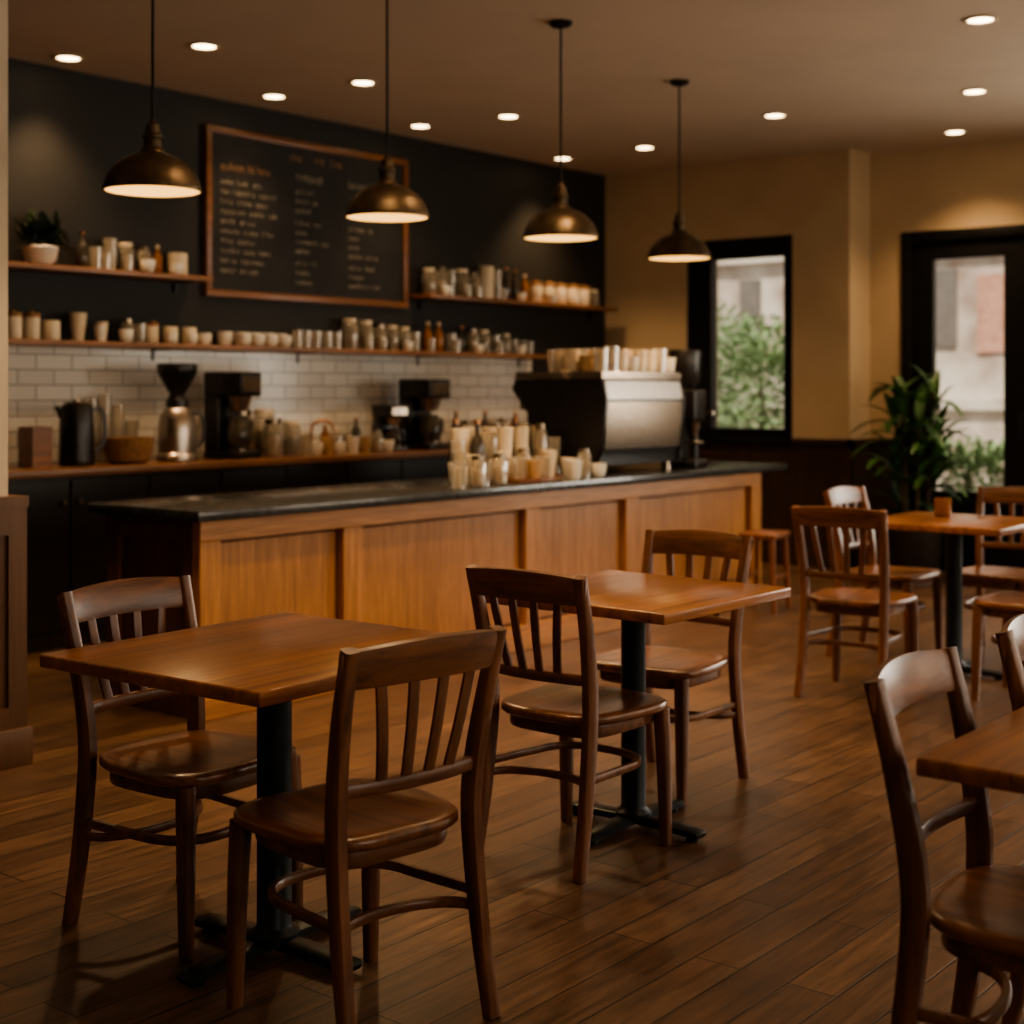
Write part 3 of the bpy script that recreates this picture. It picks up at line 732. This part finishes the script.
make("handle", sweep("grinder_handle", cr([(.09, 0, .28), (.15, 0, .27), (.165, 0, .18), (.15, 0, .1), (.108, 0, .08)], 5), (0, 1, 0), .024, .016), M['blackp'], gr)
def coffee_maker(x, y, rz, lb, s=(1, 1, 1)):
    c = root("coffee_maker", lb, "coffee maker", (x, y, zc), rz); c.scale = s
    make("body", boxes("maker_body", [(-.11, .11, -.14, .14, 0, .05), (-.11, .11, .03, .14, .05, .38), (-.11, .11, -.14, .14, .38, .53)], .012, 3), M['blackp'], c)
    make("hot_plate", lathe("hot_plate", [(0, .05), (.075, .05), (.075, .06), (0, .06)], 24), M['steeld'], c, (0, -.05, 0))
    make("carafe", lathe("carafe", [(0, .061), (.06, .061), (.078, .1), (.078, .17), (.055, .24), (.05, .26), (.046, .26), (.05, .24), (.073, .17), (.073, .1), (.055, .067), (0, .067)], 26), M['darkjar'], c, (0, -.05, 0))
    make("filter_basket", lathe("filter_basket", [(0, .29), (.05, .29), (.075, .38), (0, .38)], 24), M['steel'], c, (0, -.05, 0))
    make("control_panel", boxes("maker_panel", [(-.09, .09, -.146, -.139, .41, .5)], .002, 1), M['steeld'], c)
    make("carafe_handle", sweep("carafe_handle", cr([(.06, -.05, .23), (.12, -.05, .22), (.12, -.05, .13), (.078, -.05, .11)], 5), (0, 1, 0), .02, .014), M['blackp'], c)
    return c
coffee_maker(5.86, 6.96, R(15), "black filter coffee maker with steel basket")
coffee_maker(7.63, 6.98, R(6), "black boxy coffee maker beside the sink", (1.15, 1.0, .94))
coffee_maker(7.30, 7.0, R(-8), "small black coffee brewer on worktop", (.75, .75, .6))
row([("gjar", 6.08, 1.5), ("bjar", 6.23, 1.4), ("tumbler", 6.35, 1.2), ("cupw", 6.45, 1.1), ("kcup", 6.55, 1.1), ("cupw", 6.65, 1.1), ("cup", 6.79, 1.05), ("kcup", 6.89, 1.05), ("gjar", 7.00, 1.0), ("cupw", 7.11, 1.1)], 6.84, zc, "on wooden worktop", "cups and jars on the worktop")
row([("gjar", 6.06, 1.85), ("bjar", 6.25, 1.85), ("bottle", 6.39, 1.0), ("gjar", 6.49, 1.05), ("tumbler", 6.58, 1.0), ("abottle", 6.80, .9), ("bjar", 6.90, 1.0), ("tumbler", 7.0, 1), ("bottle", 7.09, .95)], 7.12, zc, "on wooden worktop", WG)
fc = root("faucet", "curved copper gooseneck faucet on the worktop", "faucet", (6.69, 7.14, zc))
make("spout", sweep("faucet_spout", cr([(0, 0, .029), (0, 0, .16), (.02, -.02, .205), (.07, -.05, .215), (.11, -.08, .19), (.115, -.085, .16)], 6), (-.5, -.8, 0), .018, .018, rnd=True), M['copper'], fc)
make("base", lathe("faucet_base", [(0, 0), (.028, 0), (.028, .02), (.014, .03), (0, .03)], 18), M['copper'], fc)
tag(make("cutting_board", boxes("cutting_board", [(-.17, .17, -.12, .12, 0, .025)], .006, 2), M['shelf'], None, (8.95, 6.93, zc)), "brown wooden cutting board on the worktop", "cutting board")
row([("bottle", 7.92, 1.1), ("gjar", 8.03, 1.2), ("tumbler", 8.14, (1.1, 1.1, 1.7)), ("bottle", 8.24, 1.1), ("tumbler", 8.34, (1.1, 1.1, 1.8)), ("gjar", 8.46, 1.3), ("abottle", 8.6, 1.2)], 6.93, zc, "on wooden worktop", WG)

# ---- espresso machine on bar
zb = .88
em = root("espresso_machine", "large black espresso machine with steel back panel", "espresso machine", (6.94, 4.92, zb))
W_, D_ = .86, .68
def prism(bm, prof, x0, x1):
    a = [bm.verts.new((x0, y, z)) for y, z in prof]; b = [bm.verts.new((x1, y, z)) for y, z in prof]
    n = len(prof)
    bm.faces.new(a); bm.faces.new(b[::-1])
    for i in range(n): j = (i+1) % n; bm.faces.new((a[j], a[i], b[i], b[j]))
def prism_mesh(name, prof, x0, x1):
    bm = bmesh.new(); prism(bm, prof, x0, x1)
    bmesh.ops.recalc_face_normals(bm, faces=bm.faces)
    bmesh.ops.bevel(bm, geom=list(bm.edges), offset=.004, segments=2, affect='EDGES')
    me = bpy.data.meshes.new(name); bm.to_mesh(me); bm.free(); return finish(me, 35)
make("body", prism_mesh("em_body", [(.06, .05), (.035, .14), (.012, .44), (.03, .55), (.42, .55), (.42, .32), (.39, .13), (.39, .05)], .022, W_-.022), M['blackp'], em)
for x0 in (0, W_-.02):
    make("side_panel", prism_mesh("em_side", [(.06, .04), (.02, .13), (-.012, .44), (.02, .565), (D_, .565), (D_+.02, .5), (D_-.1, .36), (D_-.08, .13), (D_, .1), (D_, .04)], x0, x0+.02), M['blackp'], em)
make("back_panel", prism_mesh("em_back", [(.030, .15), (.018, .15), (-.008, .43), (.004, .43)], .022, W_-.022), M['steeld'], em)
make("upper_panel", prism_mesh("em_back_top", [(.005, .445), (-.007, .445), (.015, .555), (.027, .555)], .022, W_-.022), M['steel'], em)
make("cup_tray", boxes("em_top", [(.0, W_, .02, D_, .567, .582), (0, W_, .02, .03, .582, .61), (0, .01, .03, D_-.01, .582, .61), (W_-.01, W_, .03, D_-.01, .582, .61)], .002, 1), M['steeld'], em)
make("drip_tray", boxes("em_drip", [(.022, W_-.022, .395, D_-.02, .05, .12)], .004, 1), M['steel'], em)
make("head_housing", boxes("em_head", [(.022, W_-.022, .425, D_-.02, .38, .56)], .006, 1), M['steeld'], em)
for gx in (.24, .60):
    make("group_head", lathe("group_head", [(0, .27), (.035, .27), (.038, .3), (.05, .33), (.05, .379), (0, .379)], 22), M['steel'], em, (gx, .53, 0))
    make("portafilter", sweep("portafilter", [(gx, .53, .262), (gx, .63, .255), (gx, .72, .245)], (1, 0, 0), .028, .026, rnd=True), M['blackp'], em)
for gx in (.07, .79):
    make("steam_wand", sweep("steam_wand", cr([(gx, .56, .38), (gx, .61, .3), (gx, .63, .2), (gx, .62, .14)], 4), (1, 0, 0), .012, .012, rnd=True), M['steel'], em)
for gx in (.06, W_-.06):
    for gy in (.09, D_-.12):
        make("foot", lathe("em_foot", [(0, 0), (.025, 0), (.02, .05), (0, .05)], 16), M['steeld'], em, (gx, gy, 0))

MG = "cups on top of the espresso machine"
zt = zb+.582
for ix in range(8):
    for iy in range(6):
        x = 7.01+ix*.103+random.uniform(-.003, .003); y = 4.995+iy*.108+random.uniform(-.005, .005)
        if x < 1.31*y: continue
        kd = random.choice(["cup", "stack", "kcup", "tumbler", "stack", "tumbler", "tumbler", "cup"])
        s = {"cup": 1.15, "kcup": 1.15, "stack": 1.08, "tumbler": (1.2, 1.2, random.uniform(1.3, 1.6)), "cupw": 1.12}[kd]
        thing(kd, x, y, zt+.001, LBL[kd]+" on the espresso machine", MG, s)

eg = root("espresso_grinder", "tall black espresso grinder beside the machine", "coffee grinder", (8.02, 5.05, zb), R(8))
make("body", boxes("eg_body", [(-.1, .1, -.12, .13, 0, .05), (-.08, .08, -.0, .13, .05, .3), (-.095, .095, -.11, .13, .3, .50)], .012, 3), M['blackp'], eg)
make("hopper", lathe("eg_hopper", [(0, .502), (.055, .502), (.095, .56), (.105, .74), (.1, .76), (0, .765)], 26), M['blackp'], eg)
make("dosing_chamber", lathe("eg_dose", [(0, .2), (.035, .2), (.055, .298), (0, .298)], 20), M['steeld'], eg, (0, -.06, 0))
make("portafilter_fork", boxes("eg_fork", [(-.03, .03, -.12, -.001, .155, .17)], .003, 1), M['steel'], eg)
kb = root("tamping_station", "small steel and black tamping stand on bar", "coffee tool", (8.25, 5.12, zb))
make("post", lathe("tamp_post", [(0, 0), (.06, 0), (.06, .02), (.022, .03), (.022, .3), (.035, .31), (.035, .4), (0, .402)], 20), M['blackp'], kb)
make("arm", boxes("tamp_arm", [(-.015, .015, -.15, -.03, .33, .36)], .004, 2), M['steel'], kb)

# ---- crowd of cups and glasses on bar
BG = "cups and bottles on the bar"
tr = tag(make("serving_tray", lathe("tray", [(0, 0), (.2, 0), (.21, .004), (.215, .025), (.208, .025), (.2, .01), (0, .01)], 40), M['frame'], None, (6.25, 4.985, zb)), "low round brown wooden tray with cups", "tray")
tr.scale = (1.3, .85, 1)
for i, (x, y) in enumerate([(6.05, 4.97), (6.14, 4.92), (6.24, 4.89), (6.33, 4.9), (6.43, 4.94), (6.10, 5.05), (6.195, 5.01), (6.285, 5.0), (6.38, 5.03), (6.23, 5.10), (6.325, 5.10)]):
    kd = ["cup", "tumbler", "kcup", "tumbler", "stack"][i % 5]
    thing(kd, x, y, zb+.011, LBL[kd]+" on the round tray", BG, 1.0)
random.seed(21)
occ = []
for n_ in range(5000):
    if len(occ) > 72: break
    y = random.uniform(4.84, 5.45); x = random.uniform(1.137*y+.02, min(6.86, 1.40*y))
    if ((x-6.25)/.34)**2+((y-4.985)/.25)**2 < 1: continue
    if any((x-a)**2+(y-b)**2 < .094**2 for a, b in occ): continue
    occ.append((x, y))
    if y < 5.03: kd = random.choice(["cup", "cupw", "tumbler", "cup", "gjar", "tumbler"]); s = random.uniform(.98, 1.03)
    elif y < 5.2: kd = random.choice(["tumbler", "gjar", "cup", "tumbler", "kcup", "stack", "cup"]); s = random.uniform(1.0, 1.03)
    else: kd = random.choice(["tumbler", "bottle", "stack", "stack", "tumbler", "stack", "gjar", "tumbler"]); s = random.uniform(1.02, 1.04)
    if y > 5.03 and kd == "tumbler": s = (1.08, 1.08, 1.3+(y-5.03)*3.0)
    if y > 5.2 and kd in ("stack", "gjar"): s = (1.03, 1.03, 1.9)
    if y > 5.2 and kd in ("bottle", "abottle"): s = (1.15, 1.15, 1.4)
    thing(kd, x, y, zb, LBL[kd]+" on the bar", BG, s)
for o in bpy.data.objects:
    if "_used" in o: del o["_used"]

# ------------------------------------------------------------------ indoor plant
random.seed(4)
pl = root("potted_plant", "tall leafy green houseplant in dark pot by door", "plant", (10.10, 4.38, 0))
make("pot", lathe("planter", [(0, 0), (.15, 0), (.16, .01), (.2, .42), (.21, .45), (.19, .45), (.18, .4), (0, .39)], 32), M['pot'], pl)
make("soil", lathe("soil", [(0, .392), (.178, .392), (.178, .405), (0, .41)], 24), M['soil'], pl)
bm = bmesh.new()
for kx, ky, h in ((-.04, .04, 1.40), (.05, -.05, 1.36), (0, -.07, 1.0), (.04, .07, .8), (-.05, -.03, 1.15), (.0, .08, 1.2)):
    st_ = sweep("cane", cr([(kx, ky, .38), (kx*1.2, ky*1.5, h*.6), (kx*1.5, ky*2, h)], 4), (1, .3, 0), .022, .022, rnd=True)
    make("stem", st_, M['stem'], pl)
    for i in range(17):
        a = random.random()*6.28; f = random.random(); el = random.uniform(.3, 1.35)
        leaf_into(bm, (kx*1.5, ky*2.0, h-.5*f), (math.cos(a)*math.cos(el)*.8, math.sin(a)*math.cos(el), math.sin(el)), random.uniform(.26, .40), .08, 1.3, 7)
me = bpy.data.meshes.new("foliage"); bm.to_mesh(me); bm.free(); me.shade_smooth()
make("foliage", me, M['leaf'], pl)

# ------------------------------------------------------------------ outside
struct(make("ground_outside", boxes("ground", [(10.8, 40, -10, 40, -.15, -.05)]), M['concrete']))
nb = root("neighbour_building", "pale stone building with dark windows across the street", "building", (0, 0, 0))
make("facade", boxes("facade", [(20, 21, -2, 26, -.05, 8)]), M['facade'], nb)
for yy in (5.1, 8.05, 10.35, 11.2, 12.3, 14.5):
    make("window", boxes("nb_window", [(19.93, 20.0, yy, yy+.35, 2.0, 3.1)]), M['darkglass'], nb)
make("brick_band", boxes("nb_brick", [(19.95, 20, 6.9, 7.75, 1.9, 3.0)]), M['brick'], nb)
make("cornice", boxes("nb_cornice", [(19.8, 20, -2, 26, 3.35, 3.5), (19.85, 20, -2, 26, 1.1, 1.25)]), M['facade'], nb)
def shrub(x, y, rx, ry, h, n):
    r = root("shrub", "leafy green shrub outside the glass", "shrub", (x, y, -.05), 0, "shrubs outside")
    bm = bmesh.new()
    for i in range(n):
        a = random.random()*6.28; u = random.uniform(-.9, 1); q = math.sqrt(1-u*u); f = random.uniform(.5, 1.05)
        p = Vector((rx*q*math.cos(a)*f, ry*q*math.sin(a)*f, h*.55+h*.45*u*f))
        leaf_into(bm, p, (q*math.cos(a)+random.uniform(-.6, .6), q*math.sin(a)+random.uniform(-.6, .6), u+random.uniform(-.5, .7)), random.uniform(.06, .11), .05, .5, 3)
    me = bpy.data.meshes.new("shrub_leaves"); bm.to_mesh(me); bm.free(); me.shade_smooth()
    make("foliage", me, M['bushleaf'], r)
    make("trunk", sweep("trunk", [(0, 0, 0), (.03, 0, h*.4), (0, .03, h*.7)], (1, 0, 0), .07, .07, rnd=True), M['stem'], r)
shrub(13.6, 7.6, .8, .7, 2.15, 3200)
shrub(13.2, 5.2, .5, .8, .95, 2000)
shrub(15.8, 9.6, 1.0, .9, 2.5, 3200)

w = bpy.data.worlds.new("world"); S.world = w; w.use_nodes = True
nt = w.node_tree; bg = nt.nodes["Background"]
sky = nt.nodes.new("ShaderNodeTexSky"); sky.sky_type = 'HOSEK_WILKIE'; sky.turbidity = 6
sky.sun_direction = (-.4, -.2, .8)
mixc = nt.nodes.new("ShaderNodeMix"); mixc.data_type = 'RGBA'; mixc.inputs["Factor"].default_value = .75
mixc.inputs["B"].default_value = (.9, .88, .84, 1)
nt.links.new(sky.outputs[0], mixc.inputs["A"]); nt.links.new(mixc.outputs["Result"], bg.inputs["Color"])
bg.inputs["Strength"].default_value = 1.4
sl = bpy.data.lights.new("sun", 'SUN'); sl.energy = 4.6; sl.angle = R(4); sl.color = (1, .9, .76)
so_ = bpy.data.objects.new("sun", sl); COL.objects.link(so_)
so_.rotation_euler = Vector((.6, .25, -.7)).to_track_quat('-Z', 'Y').to_euler()

S.view_settings.view_transform = 'AgX'
S.view_settings.look = 'AgX - Medium High Contrast'

# ------------------------------------------------------------------ camera
cam = bpy.data.cameras.new("camera"); co = bpy.data.objects.new("camera", cam); COL.objects.link(co)
co.location = (0, 0, 1.38)
co.rotation_euler = (R(90), 0, R(39-90))
cam.sensor_width = 36; cam.lens = 1450/1024*36
cam.shift_y = -122/1024
cam.clip_start = .05
cam.dof.use_dof = True; cam.dof.focus_distance = 3.6; cam.dof.aperture_fstop = 2.6
S.camera = co
